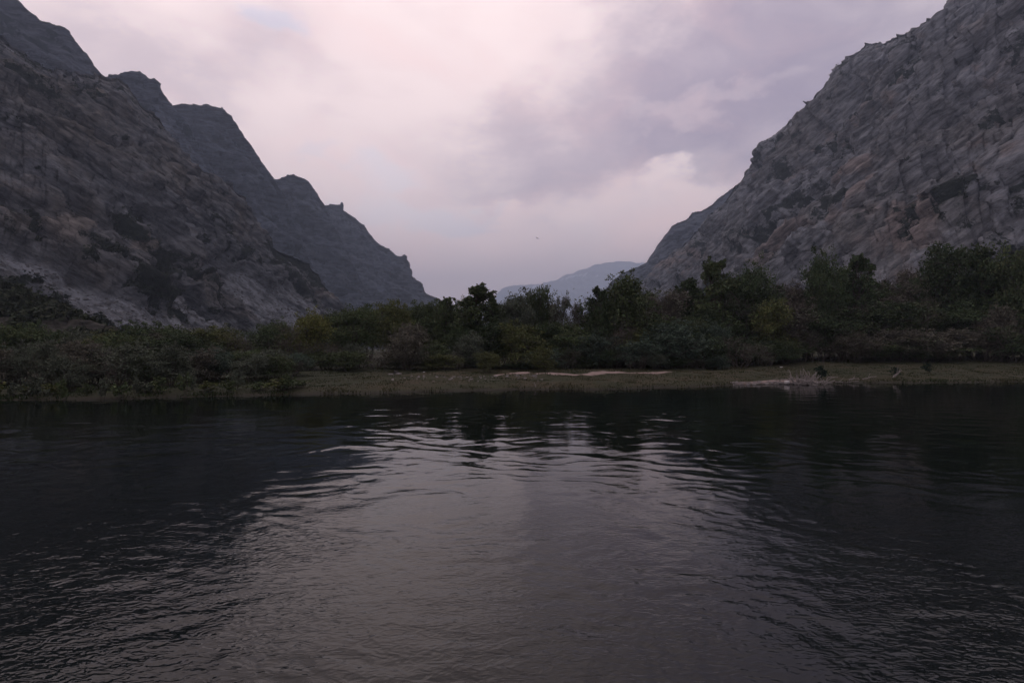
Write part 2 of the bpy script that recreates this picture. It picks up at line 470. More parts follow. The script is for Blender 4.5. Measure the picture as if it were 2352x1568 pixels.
R0 = mountain('mountain_near_right', 'large grey and rose rocky mountainside on the right',
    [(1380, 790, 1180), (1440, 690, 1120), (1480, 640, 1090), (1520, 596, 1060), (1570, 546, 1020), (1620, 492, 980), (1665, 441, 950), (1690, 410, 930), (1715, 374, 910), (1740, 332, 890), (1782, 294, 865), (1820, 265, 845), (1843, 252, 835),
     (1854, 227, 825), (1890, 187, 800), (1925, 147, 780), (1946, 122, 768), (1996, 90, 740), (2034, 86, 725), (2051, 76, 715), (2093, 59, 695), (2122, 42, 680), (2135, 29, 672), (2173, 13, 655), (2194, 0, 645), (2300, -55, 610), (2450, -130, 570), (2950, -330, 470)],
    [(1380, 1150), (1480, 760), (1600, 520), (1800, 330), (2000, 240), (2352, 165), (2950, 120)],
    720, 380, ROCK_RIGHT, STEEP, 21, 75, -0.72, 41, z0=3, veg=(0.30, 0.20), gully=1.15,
    vegs=[([(2190, 555), (2290, 495), (2400, 445)], 9), ([(1840, 480), (1960, 455)], 6), ([(2040, 520), (2180, 475)], 6)],
    tones=[([(1780, 610), (1850, 530)], 28), ([(1930, 520), (2000, 480)], 22), ([(2080, 580), (2180, 540)], 20), ([(1500, 620), (1600, 590)], 16), ([(2230, 500), (2270, 480)], 16), ([(1920, 430), (1990, 400)], 16)])
R1 = mountain('mountain_second_right', 'grey blue shoulder behind the right mountainside',
    [(1340, 720, 1480), (1404, 640, 1456), (1432, 622, 1440), (1468, 606, 1424), (1482, 600, 1416), (1505, 563, 1400), (1539, 517, 1376), (1572, 500, 1360), (1589, 485, 1352), (1618, 478, 1336), (1665, 440, 1320), (1720, 400, 1296), (1850, 380, 1248)],
    [(1340, 1440), (1480, 1120), (1850, 920)], 220, 170, ROCK_FAR, STEEP, 18, 110, -0.4, 52, z0=3, jag=0.7, veg=(0.05, 0.1))
far = mountain('mountain_distant', 'distant hazy mountain with snow streaks closing the valley',
    [(1040, 760, 11701), (1100, 705, 11798), (1138, 674, 11900), (1149, 661, 11900), (1170, 654, 11948), (1194, 651, 11997), (1240, 648, 11997), (1278, 640, 12046), (1303, 625, 12096), (1334, 617, 12096), (1362, 607, 12147), (1390, 600, 12195), (1420, 596, 12195), (1471, 600, 12246), (1560, 612, 12295)],
    [(1040, 10500), (1560, 10000)], 300, 120, ROCK_SNOW, STEEP, 110, 650, 0.3, 60, z0=2, veg=(-.2, .1), jag=0.6)

# snow patches lying on the distant mountain
sm_, sn, sbs, so = material('snow')
sbs.inputs['Base Color'].default_value = (.9, .9, .93, 1)
snow_v, snow_f = [], []
_, FV, _, _, FS, FPX = far
FPY = HY - (FV[..., 2] - CAMZ) / FV[..., 1] * F
FQX = CX + FV[..., 0] / FV[..., 1] * F
for (a, b, rx, ry, rot) in ((1301, 640, 6, 2, -20), (1310, 637, 4, 2, -10), (1316, 636, 5, 1.6, -25), (1341, 633, 8, 2, -38), (1330, 634, 8, 1.1, -5), (1369, 635, 3, 1.6, 0), (1226, 660, 7, 2, -30), (1238, 668, 5, 3, -30), (1207, 665, 4, 1.5, -20), (1290, 643, 5, 1.5, -15)):
    ok = np.argwhere((np.abs(FQX - a) < 14) & (FS < 1.0))
    d2 = [(FQX[i, j] - a) ** 2 + (FPY[i, j] - b) ** 2 for i, j in ok]
    i, j = ok[int(np.argmin(d2))]
    base = FV[i, j]; k0 = len(snow_v)
    r_ = math.radians(rot); npt = 12
    sc_ = base[1] / F
    pts = []
    for t in range(npt):
        an = 2 * math.pi * t / npt; rr = 0.65 + 0.5 * random.Random(t * 7 + a).random()
        u, v = rx * rr * math.cos(an), ry * rr * math.sin(an)
        pts.append((base[0] + (u * math.cos(r_) + v * math.sin(r_)) * sc_, base[1] - 190 + 20 * math.sin(an), base[2] + (-u * math.sin(r_) + v * math.cos(r_)) * sc_))
    snow_v += pts + [(p[0], p[1] + 300, p[2]) for p in pts]
    snow_f += [tuple(k0 + t for t in range(npt))] + [(k0 + t, k0 + npt + t, k0 + npt + (t + 1) % npt, k0 + (t + 1) % npt) for t in range(npt)]
tag(mesh_obj('snow_patches', snow_v, snow_f, sm_), 'white snow streaks high on the distant hazy mountain', 'snow', kind='stuff')

# ------------------------------------------------------------------ valley floor, banks and river bed
SHORE = np.array([(-400, 30), (-120, 33), (-34, 34.5), (-26, 36), (-20, 37), (-14, 39), (-7, 42), (0, 43.5), (6, 43.0), (13, 45.5), (20, 48.5), (28, 50.5), (34, 51.5), (44, 52.5), (54, 53.5), (120, 60), (400, 70)], float)
def shore(x):
    b = np.interp(x, SHORE[:, 0], SHORE[:, 1])
    return b + 0.9 * pn2(x / 7.0, x * 0 + 3.3, 2) + 0.45 * pn2(x / 2.3, x * 0 + 9.3, 3)
def gh(x, y, fine=True):
    x = np.asarray(x, float); y = np.asarray(y, float)
    t = y - shore(x)
    tp = np.maximum(t, 0)
    z = np.where(t < 0, np.maximum(-1.2, 0.16 * t), 0.50 * (1 - np.exp(-tp / 2.6)) + 0.019 * np.minimum(tp, 60) + 0.003 * np.minimum(np.maximum(tp - 60, 0), 600))
    z = z + sstep(x, 15, 60) * sstep(tp, 6, 34) * 0.75 - sstep(-x, 8, 30) * sstep(tp, 0, 10) * 0.15
    if fine:
        z = z + sstep(tp, 0.2, 5) * (0.22 * fbm2(x / 6.0, y / 6.0, 3, 5) + 0.07 * pn2(x / 1.1, y / 1.1, 9)) + 0.05 * pn2(x / 0.7, y / 0.7, 19) * sstep(tp, -.5, .5)
    near = sstep(-y, 3.0, 9.0)
    return z * (1 - near) + near * 1.6
xs = np.concatenate([-np.geomspace(14000, 130, 26), np.linspace(-120, 120, 480), np.geomspace(130, 14000, 26)])
ys = np.concatenate([np.linspace(-60, 28, 24), np.linspace(29, 95, 220), np.geomspace(96, 14500, 60)])
YY, XX = np.meshgrid(ys, xs, indexing='ij')
ZZ = gh(XX, YY)
tt = YY - shore(XX)
# where the sand lies open on the bank
sand = strip_mask(XX, tt, [([(4, 11.5), (10, 13.5), (17, 12.8)], 2.0), ([(-1.5, 12.5), (1.5, 13.0)], 0.8), ([(22.5, 0.4), (26, 0.9), (30, 1.0)], 1.0)])
sand = np.clip(sand * (0.9 + 0.5 * fbm2(XX / 2.2, YY / 1.1, 3, 31)), 0, 1)
GM, n, bs, out = material('bank_ground')
p = n.new('ShaderNodeTexCoord').outputs['Object']
a = n.noise(p, 0.18, 6, 0.65, 0.4); b = n.noise(p, 1.6, 6, 0.7); c = n.noise(p, 7.0, 5, 0.7)
gcol = n.mix(n.ramp(a, 0.38, 0.62), (.032, .036, .015), (.062, .050, .028))
gcol = n.mix(n.ramp(b, 0.42, 0.66), gcol, (.036, .038, .017))
gcol = n.mix(n.m('MULTIPLY', n.ramp(c, 0.52, 0.72), 0.55), gcol, (.085, .072, .05))
sfac = n.m('ADD', n.attr('sand'), n.m('MULTIPLY', n.m('SUBTRACT', b, 0.5), 0.9))
gcol = n.mix(n.ramp(sfac, 0.38, 0.68), gcol, n.mix(c, (.36, .27, .245), (.25, .19, .165)))
gcol = n.mix(n.m('MULTIPLY', n.attr('rank'), 0.75), gcol, (.022, .028, .013))
gcol = n.mix(n.attr('wet'), gcol, (.030, .027, .018))
n.put(bs.inputs['Base Color'], gcol)
bump(n, bs, n.m('ADD', b, n.m('MULTIPLY', c, 0.5)), 0.8, 0.12)
wet = 1 - sstep(tt + 0.5 * pn2(XX / 1.5, YY, 4), 0.1, 1.3)
g = mesh_obj('ground', np.stack([XX, YY, ZZ], -1).reshape(-1, 3), grid_faces(len(ys), len(xs)), GM, smooth=True, attrs={'sand': sand, 'wet': wet, 'rank': np.maximum(sstep(-XX, 8, 20), 0.35 * sstep(XX, 18, 40)) * (1 - sand)})
tag(g, 'grassy sandy river bank and valley floor on the far side', 'ground', kind='structure')

# ------------------------------------------------------------------ river
y0 = np.concatenate([np.linspace(-5, 2.0, 12)[:-1], np.geomspace(12.0, 74.0, 470) - 10.0])
sl_ = np.concatenate([np.linspace(-9, -1.05, 40)[:-1], np.linspace(-1.05, 1.05, 620), np.linspace(1.05, 9, 40)[1:]])
WY, WS = np.meshgrid(y0, sl_, indexing='ij')
WX = WS * (WY + 10.0)
def waves(x, y):
    sw = 1.1 * fbm2(x / 5.0, y / 5.0, 3, 71)                    # slow eddies bend the ripples
    xr, yr = x + 1.2 * sw, y + 0.22 * x + 1.0 * sw
    patch = 0.35 + 0.95 * sstep(fbm2(x / 6.0 + 3, y / 3.4, 3, 77), -0.35, 0.45)
    h = 0.0085 * fbm2(xr / 1.9, yr / 0.95, 2, 81) + 0.0052 * fbm2(xr / 0.62, yr / 0.46, 1, 83) * (1 - 0.6 * sstep(y, 14, 26))
    r1 = 1 - np.sqrt(fbm2(xr / 0.85, yr / 0.40, 2, 85) ** 2 + 0.01) * 1.6
    h = h + 0.0058 * r1 * patch * (1 + 0.6 * (1 - sstep(y, 5, 15)))
    h = h + 0.0044 * fbm2(xr / 0.5, yr / 0.36, 2, 97) * sstep(y, 6, 12) * (1 - 0.6 * sstep(y, 16, 26)) * patch
    h = h + 0.0050 * fbm2(xr / 0.42, yr / 0.26, 2, 91) * patch * (1 - 0.88 * sstep(y, 8, 20))
    h = h + 0.016 * fbm2(xr / 1.7, yr / 1.15, 2, 93) * patch * sstep(y, 9, 20)
    rif = np.exp(-((y - 27.5 - 0.16 * x + 0.8 * sw) / 1.5) ** 2) * sstep(x, -9, -3) * (1 - sstep(x, 7, 14))   # a riffle off the far bank
    h = h + 0.020 * rif * fbm2(xr / 0.8, yr / 0.55, 3, 95)
    return h * sstep(shore(x) - y, -1.0, 3.0) * (1 - 0.45 * sstep(y, 14, 40))
WZ = waves(WX, WY)
WMt, n, bs, out = material('river_water')
p = n.new('ShaderNodeTexCoord').outputs['Object']
pm = n.mapping(p, scale=(1.0, 1.8, 1.0), rot=(0, 0, 0.2))
deep = n.noise(p, 0.35, 5, 0.6, 0.8)
n.put(bs.inputs['Base Color'], n.mix(n.ramp(deep, 0.45, 0.75), (.0035, .0060, .0056), (.0075, .0115, .0105)))
bs.inputs['Roughness'].default_value = 0.01
bs.inputs['IOR'].default_value = 1.34
bs.inputs['Specular IOR Level'].default_value = 0.5
calm = n.ramp(n.noise(n.mapping(p, scale=(.5, 1.0, 1)), 0.45, 3, 0.6, 0.6), 0.40, 0.62, 0.65, 1.0)
rdg = n.m('ABSOLUTE', n.m('SUBTRACT', n.noise(pm, 2.6, 1.5, 0.5, 1.2), 0.5))
hh = n.m('ADD', n.m('MULTIPLY', rdg, -0.9), n.m('MULTIPLY', n.noise(pm, 5.5, 1.5, 0.55, 1.0), n.m('MULTIPLY', calm, 0.95)))
sy = n.new('ShaderNodeSeparateXYZ'); n.put(sy.inputs[0], p)
hh = n.m('MULTIPLY', hh, n.ramp(sy.outputs[1], 4.0, 16.0, 1.0, 0.14))      # calmer towards mid-stream
bump(n, bs, hh, 0.7, 0.02)
riv = mesh_obj('river', np.stack([WX, WY, WZ], -1).reshape(-1, 3), grid_faces(len(y0), len(sl_)), WMt, smooth=True)
tag(riv, 'dark rippled river reflecting the evening sky', 'river', kind='structure')

# ------------------------------------------------------------------ low scrub covered mound at the left foot
MOUND = rock_material('mound_soil', (.055, .052, .045), (.045, .042, .032), (.06, .055, .045), (.028, .036, .020), 3.0, 0.4)
MD = mountain('hillside', 'low dark scrub covered mound at the foot of the left mountainside',
    [(-560, 520, 140), (-300, 575, 135), (-100, 622, 130), (0, 640, 126), (60, 655, 124), (130, 688, 120), (200, 722, 116), (260, 748, 112), (340, 778, 108), (430, 797, 104)],
    [(-560, 78), (430, 98)], 240, 80, MOUND, STEEP, 2.2, 14, 0.3, 77, z0=0.6, veg=(0.75, 0.2), jag=0.6)

# ------------------------------------------------------------------ foliage and bark
def leaf_material(name):
    m_, n, bs, out = material(name)
    oi = n.new('ShaderNodeObjectInfo')
    lv = n.attr('lv')
    base = n.mix(lv, tuple([.45] * 3), tuple([1.55] * 3))
    c = n.mix(1.0, oi.outputs['Color'], base, 'MULTIPLY')
    hs = n.new('ShaderNodeHueSaturation')
    n.put(hs.inputs['Color'], c)
    n.put(hs.inputs['Hue'], n.m('MULTIPLY_ADD', n.m('SUBTRACT', n.attr('lh'), 0.5), 0.07, 0.5))
    n.put(bs.inputs['Base Color'], hs.outputs[0])
    bs.inputs['Roughness'].default_value = 0.75
    bs.inputs['Specular IOR Level'].default_value = 0.15
    return m_
LEAF = leaf_material('leaves')
BARK, n, bs, out = material('bark')
p = n.new('ShaderNodeTexCoord').outputs['Object']
n.put(bs.inputs['Base Color'], n.mix(n.noise(n.mapping(p, scale=(6, 6, 1)), 2.0, 5, 0.7), (.040, .034, .028), (.115, .10, .085)))
TWIG, n, bs, out = material('twigs')
p = n.new('ShaderNodeTexCoord').outputs['Object']
n.put(bs.inputs['Base Color'], n.mix(n.noise(p, 1.5, 4, 0.6), (.060, .050, .042), (.135, .115, .10)))

def leaves(rng, cen, spread, per, size, up=0.0, flat=0.5, asp=0.5):
    """quads scattered round clump centres; returns verts, faces and per-vertex shade"""
    cen = np.asarray(cen, float)
    n_ = len(cen) * per
    idx = np.repeat(np.arange(len(cen)), per)
    off = rng.normal(size=(n_, 3)); off /= np.linalg.norm(off, axis=1)[:, None]
    off *= (rng.random(n_) ** 0.55)[:, None] * np.asarray(spread)[idx][:, None] if np.ndim(spread) else (rng.random(n_) ** 0.55)[:, None] * spread
    off[:, 2] *= 0.8
    c = cen[idx] + off
    t = rng.normal(size=(n_, 3)); t[:, 2] = t[:, 2] * flat + up; t /= np.linalg.norm(t, axis=1)[:, None]
    u = rng.normal(size=(n_, 3)); b = np.cross(t, u); b /= np.linalg.norm(b, axis=1)[:, None]
    L = size * (0.6 + 0.8 * rng.random(n_))[:, None]
    B = L * asp
    v = np.stack([c - t * L * .5, c + b * B * .5, c + t * L * .5, c - b * B * .5], 1).reshape(-1, 3)
    f = np.arange(n_ * 4).reshape(-1, 4)
    clump = rng.random(len(cen))[idx]
    lv = np.clip(0.55 * clump + 0.45 * rng.random(n_), 0, 1)
    return v, f, np.repeat(lv, 4), np.repeat(rng.random(n_), 4)

def limb(rng, mb, a, b, r0, r1, segs=4, wig=0.08, n=5, sag=0.0):
    a, b = np.asarray(a, float), np.asarray(b, float)
    L = np.linalg.norm(b - a)
    pts, rad = [], []
    for i in range(segs + 1):
        t = i / segs
        q = a + (b - a) * t + rng.normal(size=3) * wig * L * math.sin(math.pi * t) + np.array([0, 0, -sag * L * math.sin(math.pi * t)])
        pts.append(q); rad.append(r0 + (r1 - r0) * t)
    mb.tube(pts, rad, n)
    return pts

def make_tree(kind, seed):
    rng = np.random.default_rng(seed)
    root = empty({'round': 'leafy_tree', 'tall': 'tall_tree', 'sparse': 'sparse_tree', 'shrub': 'shrub', 'bare': 'bare_shrub', 'bush': 'scrub_bush', 'tuft': 'grass_tussock'}[kind])
    tr, tw = MB(), MB()
    P = dict(round=(9.0, 4.2, 20, 420, 26, .30), tall=(11.0, 2.9, 22, 400, 26, .30), sparse=(9.5, 3.4, 14, 190, 22, .28),
             shrub=(4.6, 2.6, 16, 260, 24, .24), bare=(5.0, 2.6, 8, 60, 7, .22), bush=(2.4, 1.5, 6, 34, 16, .34), tuft=(1.2, .8, 3, 26, 20, .5))[kind]
    H, R, nl, ncl, per, ls = P
    base = {'round': .18, 'tall': .12, 'sparse': .30, 'shrub': .10, 'bare': .16, 'bush': .08, 'tuft': .05}[kind]
    # lobes of an uneven crown
    lobes = []
    for i in range(nl):
        t = (i + rng.random()) / nl
        zc = base + (1 - base) * (0.12 + 0.78 * t)
        if kind == 'tall':
            prof = math.sin(math.pi * min(1, max(0, (zc - base) / (1 - base) * .86 + .14))) ** .7
        else:
            prof = math.sqrt(max(0.05, 1 - ((zc - (base + .30)) / (1.02 - base - .25)) ** 2)) if zc > base + .3 else 0.75 + .25 * (zc - base) / .3
        an = rng.random() * 6.283; rr = R * prof * 0.70 * math.sqrt(rng.random())
        lr = R * (0.36 + 0.20 * rng.random()) * (0.75 + .4 * prof) * ((1.12 - 0.55 * t) if kind == 'tall' else 1)
        lobes.append((np.array([rr * math.cos(an), rr * math.sin(an), min(zc * H, H - lr * .62)]), lr))
    cen, spread = [], []
    for i in range(ncl):
        c, lr = lobes[i % nl]
        d = rng.normal(size=3); d /= np.linalg.norm(d)
        d[2] *= .8
        if rng.random() < .75 and d[2] < -.2:
            d[2] *= -.6
        q = c + d * lr * (0.40 + 0.58 * rng.random())
        q[2] = max(q[2], base * H * .6 + .15)
        cen.append(q); spread.append(lr * (0.32 + 0.28 * rng.random()))
    # a few stray sprays break the outline
    for i in range(int(ncl * .14)):
        c, lr = lobes[rng.integers(nl)]
        d = rng.normal(size=3); d[2] = abs(d[2]) * 1.2; d /= np.linalg.norm(d)
        cen.append(c + d * lr * (0.95 + .30 * rng.random())); spread.append(lr * .26)
    # trunk, limbs, twigs
    stems = {'round': 2, 'tall': 1, 'sparse': 2, 'shrub': 5, 'bare': 6, 'bush': 3, 'tuft': 2}[kind]
    tops = []
    for k_ in range(stems):
        an = 6.283 * (k_ + rng.random() * .6) / stems
        lean = R * {'round': .28, 'tall': .08, 'sparse': .3, 'shrub': .5, 'bare': .6, 'bush': .5, 'tuft': .5}[kind]
        r0 = H * {'round': .026, 'tall': .024, 'sparse': .02, 'shrub': .012, 'bare': .012, 'bush': .016, 'tuft': .01}[kind]
        b0 = (0.25 * lean * math.cos(an), .25 * lean * math.sin(an), -0.25)
        tp = (lean * math.cos(an), lean * math.sin(an), H * (.62 + .2 * rng.random()))
        tops.append(limb(rng, tr, b0, tp, r0, r0 * .35, 6, .05, 6))
    for c, lr in lobes:
        st = tops[rng.integers(stems)]
        a = st[min(len(st) - 1, 2 + int(rng.integers(3)))]
        pl = limb(rng, tr, a, c, H * .010, H * .004, 4, .08, 4)
    step = {'bare': 1, 'sparse': 1}.get(kind, 3)
    for i in range(0, len(cen), step):
        c, lr = lobes[i % nl]
        limb(rng, tr, c, cen[i], H * .0035, H * .0015, 2, .1, 3)
        if kind in ('bare', 'sparse'):
            for _ in range(5 if kind == 'bare' else 3):
                d = rng.normal(size=3); d[2] = abs(d[2]) * .9 + .35; d /= np.linalg.norm(d)
                q = np.asarray(cen[i]) + d * spread[i] * (1.0 + rng.random())
                limb(rng, tw, cen[i], q, H * .0022, H * .001, 2, .12, 3)
    tr.build('trunk', BARK if kind not in ('bare',) else TWIG, root)
    if tw.v:
        tag(tw.build('twigs', TWIG, root), kind='stuff')
    up, asp = (0.5, .34) if kind in ('shrub', 'bare') else ((1.6, .16) if kind == 'tuft' else (0.0, .5))
    v, f, lv, lh = leaves(rng, cen, np.array(spread), per, ls, up, .8, asp)
    v[:, 2] = np.maximum(v[:, 2], 0.02)
    mesh_obj('crown', v, f, LEAF, root, attrs={'lv': lv, 'lh': lh})
    root['H'] = float(np.percentile(v[:, 2], 99.5)); root['R'] = float(np.percentile(np.hypot(v[:, 0], v[:, 1]), 97))
    return root
PROTO = {}
for kind, cnt in (('round', 4), ('tall', 4), ('sparse', 3), ('shrub', 5), ('bare', 3), ('bush', 4)):
    PROTO[kind] = [[make_tree(kind, 100 * len(kind) + 13 * i + ord(kind[0])), False] for i in range(cnt)]
R_ = random.Random(5)
def plant(kind, i, x, y, z, hgt, rad, tint, label, cat, group=None, rz=None):
    pr = PROTO[kind][i % len(PROTO[kind])]
    if pr[1]:
        o = copy_tree(pr[0])
    else:
        o = pr[0]; pr[1] = True
    H, Rr = pr[0]['H'], pr[0]['R']
    o.location = (x, y, z - 0.04)
    o.rotation_euler = (0, 0, R_.random() * 6.283 if rz is None else rz)
    o.scale = (rad / Rr, rad / Rr, hgt / H)
    for ch in o.children:
        if ch.name.startswith('crown'):
            k_ = 0.85 + 0.3 * R_.random()
            ch.color = (tint[0] * k_, tint[1] * k_, tint[2] * k_, 1)
    for k_ in ('group',):
        if k_ in o.keys():
            del o[k_]
    tag(o, label, cat, group)
    return o
def plant_px(kind, i, px, top, d, wpx, tint, label, cat='tree', group=None):
    x, y, zt = W(px, top, d)
    z = float(gh(x, y))
    return plant(kind, i, x, y, z, max(0.4, zt - z), wpx / F * d / 2, tint, label, cat, group)
OLIVE, DARK, GREY, BROWN, YELL, BLUE = (.105, .118, .044), (.058, .082, .038), (.108, .125, .088), (.122, .115, .088), (.135, .142, .042), (.066, .096, .066)
MID = (.080, .104, .046)

# trees that stand out, from left to right
for a in (
    ('round', 0, 712, 714, 64, 104, YELL, 'rounded yellow green tree at the left end of the tall trees'),
    ('round', 1, 806, 700, 70, 120, MID, 'broad dark tree right of the rounded yellow green tree'),
    ('round', 2, 905, 694, 74, 110, OLIVE, 'broad olive tree with a flat top behind the grey brown dome shrub'),
    ('round', 3, 975, 690, 76, 100, MID, 'dense rounded tree left of the pointed tall tree'),
    ('tall', 1, 1022, 684, 72, 60, MID, 'slim tree just left of the pointed tall tree'),
    ('tall', 2, 1092, 654, 70, 124, MID, 'pointed tall tree rising against the pale sky at centre'),
    ('tall', 3, 1133, 678, 74, 50, MID, 'small tree close against the right side of the pointed tall tree'),
    ('round', 1, 1180, 668, 72, 92, GREY, 'grey green tree with a ragged top in front of the distant mountain'),
    ('round', 2, 1232, 660, 74, 86, MID, 'green rounded tree in front of the distant snow streaked mountain'),
    ('sparse', 0, 1288, 680, 72, 66, GREY, 'thin airy tree with bare top branches in the gap at centre'),
    ('sparse', 1, 1326, 694, 78, 54, BROWN, 'bare twiggy tree left of the large domed tree'),
    ('round', 3, 1424, 632, 74, 176, MID, 'large domed tree in front of the right mountain toe'),
    ('tall', 1, 1378, 660, 70, 66, DARK, 'small dark tree against the left side of the large domed tree'),
    ('sparse', 2, 1530, 668, 80, 110, BROWN, 'brown thinly leaved tree right of the large domed tree'),
    ('tall', 3, 1585, 640, 86, 90, DARK, 'dark tree below the grey toe of the right mountain'),
    ('tall', 0, 1642, 598, 82, 100, MID, 'tall upright tree left of the twin rounded tree'),
    ('round', 0, 1734, 604, 84, 120, DARK, 'rounded dark tree standing before the reddish rock patch'),
    ('sparse', 0, 1820, 650, 90, 110, BROWN, 'pale grey leafless looking tree below the pale cliffs'),
    ('round', 1, 1898, 578, 86, 100, DARK, 'dark spreading tree with a clumpy top right of the reddish rock patch'),
    ('tall', 1, 1972, 588, 90, 90, DARK, 'dark upright tree right of the clumpy topped tree'),
    ('sparse', 1, 2052, 640, 92, 120, BROWN, 'brown bare branched tree in the dark wood on the right'),
    ('sparse', 2, 2115, 620, 96, 110, BROWN, 'grey bare branched tree left of the tallest tree on the right'),
    ('round', 2, 2178, 560, 90, 150, DARK, 'tallest dark tree in the wood on the right'),
    ('tall', 2, 2262, 575, 88, 110, DARK, 'dark tree right of the tallest tree of the right wood'),
    ('round', 3, 2345, 556, 84, 150, MID, 'leafy tree at the right edge of the picture'),
    ('tall', 3, 2430, 540, 82, 120, DARK, 'tree cut off by the right edge of the picture'),
    ('round', 0, 2530, 530, 86, 160, MID, 'tree beyond the right edge of the picture')):
    plant_px(*a)
# shrubs that stand out
for a in (
    ('shrub', 0, 936, 742, 60, 112, BROWN, 'dome shaped grey brown shrub in front of the dark trees'),
    ('shrub', 1, 1120, 806, 59, 70, OLIVE, 'low rounded olive shrub below the pointed tall tree'),
    ('shrub', 2, 1246, 794, 59, 72, OLIVE, 'low rounded olive shrub with bare base left of the sand patch'),
    ('shrub', 3, 1195, 738, 66, 110, OLIVE, 'yellowish shrub at mid height below the ragged grey tree'),
    ('shrub', 4, 1085, 762, 65, 90, GREY, 'grey green shrub at the foot of the pointed tall tree'),
    ('shrub', 0, 1300, 742, 68, 130, MID, 'dark green shrub below the gap between the trees'),
    ('shrub', 1, 1365, 766, 66, 120, BLUE, 'bluish green shrub behind the open sand patch'),
    ('bare', 0, 1425, 730, 68, 90, BROWN, 'bare arched shrub with pale stems below the large domed tree'),
    ('shrub', 2, 1545, 736, 68, 150, BLUE, 'broad blue green shrub right of the arched bare shrub'),
    ('shrub', 3, 1470, 780, 66, 120, BLUE, 'low blue green shrub behind the right end of the sand patch'),
    ('shrub', 4, 1620, 768, 70, 100, DARK, 'dark shrub left of the grey twiggy shrubs'),
    ('bare', 1, 1700, 776, 68, 110, GREY, 'grey twiggy shrub at the front of the wood on the right'),
    ('bare', 2, 1762, 792, 70, 80, GREY, 'smaller grey twiggy shrub above the gravel strip'),
    ('shrub', 0, 1775, 690, 78, 110, OLIVE, 'yellowish topped shrub among the dark trees on the right'),
    ('bare', 0, 2120, 770, 80, 80, BROWN, 'brown upright shrub standing above the grassy right bank')):
    plant_px(*a, cat='shrub')

LIKE = []                                     # look-alikes, told apart below by their order
ORD = 'first second third fourth fifth sixth seventh eighth ninth tenth eleventh twelfth thirteenth fourteenth fifteenth sixteenth seventeenth eighteenth nineteenth twentieth'.split()
WORD = {OLIVE: 'olive', DARK: 'dark green', GREY: 'grey green', BROWN: 'brownish', BLUE: 'bluish green', MID: 'mid green'}
# the thickets between them
def thicket(n_, x0, x1, d0, d1, topf, wid, kinds, tints, label, group, seed):
    r = random.Random(seed)
    for k_ in range(n_):
        px = x0 + (x1 - x0) * (k_ + r.random()) / n_
        d = d0(px) + (d1(px) - d0(px)) * r.random()
        top = topf(px) + r.uniform(-10, 26)
        kd, ti = r.choice(kinds), r.choice(tints)
        lb = WORD[ti] + ' ' + {'shrub': 'leafy shrub', 'bare': 'twiggy shrub', 'round': 'bushy small tree', 'sparse': 'thin leaved small tree'}[kd] + ' ' + label
        LIKE.append((px, lb, plant_px(kd, r.randrange(9), px, top, d, r.uniform(*wid), ti, lb, 'tree' if kd in ('round', 'sparse') else 'shrub', group)))
lin_ = lambda *p_: (lambda x: float(np.interp(x, [q[0] for q in p_], [q[1] for q in p_])))
thicket(34, -260, 690, lin_((-260, 52), (690, 60)), lin_((-260, 66), (690, 76)), lin_((-260, 735), (180, 752), (330, 742), (520, 748), (600, 742), (690, 752)), (70, 140),
        ['shrub', 'shrub', 'shrub', 'round', 'bare'], [GREY, OLIVE, MID, BROWN, DARK], 'in the left thicket back row', 'back row of the left thicket', 1)
thicket(40, -260, 700, lin_((-260, 36.8), (300, 38.6), (700, 48)), lin_((-260, 43), (300, 45), (700, 56)), lin_((-260, 785), (100, 790), (400, 790), (700, 800)), (70, 130),
        ['shrub', 'shrub', 'shrub', 'bare'], [GREY, BROWN, MID, BROWN, BLUE], 'in the left thicket front row', 'front row of the left thicket', 2)
r9 = random.Random(9)
for k_ in range(26):
    px_ = -200 + 36 * k_ + r9.uniform(-14, 14)
    ys_ = float(shore(np.array([(px_ - CX) / F * 37.5]))[0]) + r9.uniform(.3, 2.2)
    d_ = ys_
    LIKE.append((px_, 'low leafy clump at the left waterline', plant_px('bush', k_, px_, HY + (CAMZ - r9.uniform(.9, 1.9)) / d_ * F, d_, r9.uniform(26, 60), r9.choice([MID, OLIVE, GREY]), 'low leafy clump at the left waterline', 'bush', 'waterline clumps on the left bank')))
thicket(16, 690, 1060, lin_((690, 58), (1060, 62)), lin_((690, 64), (1060, 67)), lin_((690, 790), (860, 795), (1060, 790)), (60, 110),
        ['shrub', 'shrub', 'bare'], [GREY, BROWN, OLIVE, MID], 'low under the dark trees left of centre', 'shrubs under the trees left of centre', 3)
for px_, top_, wp_, tt_ in ((640, 735, 90, MID), (765, 712, 90, DARK), (850, 706, 90, MID), (950, 702, 100, DARK), (1000, 698, 100, MID), (1060, 692, 90, MID), (1150, 696, 70, MID), (1205, 692, 80, DARK), (1255, 690, 60, MID), (1390, 690, 90, DARK), (1470, 676, 100, MID), (1555, 672, 90, DARK), (1690, 650, 90, MID), (1775, 668, 90, DARK), (1850, 664, 100, MID), (1935, 640, 100, DARK), (2020, 652, 110, MID), (2090, 648, 100, DARK), (2230, 640, 110, DARK), (2310, 640, 110, MID)):
    LIKE.append((px_, 'dark tree in the row behind the tall trees', plant_px('round', int(px_) % 4, px_, top_, 92, wp_, tt_, 'dark tree in the row behind the tall trees', 'tree', 'back row of trees')))
thicket(20, 1060, 1660, lin_((1060, 66), (1660, 72)), lin_((1060, 76), (1660, 84)), lin_((1060, 740), (1400, 740), (1660, 730)), (80, 140),
        ['shrub', 'round', 'bare', 'shrub'], [DARK, MID, OLIVE, BLUE], 'in the undergrowth behind the sand patch', 'undergrowth behind the sand patch', 4)
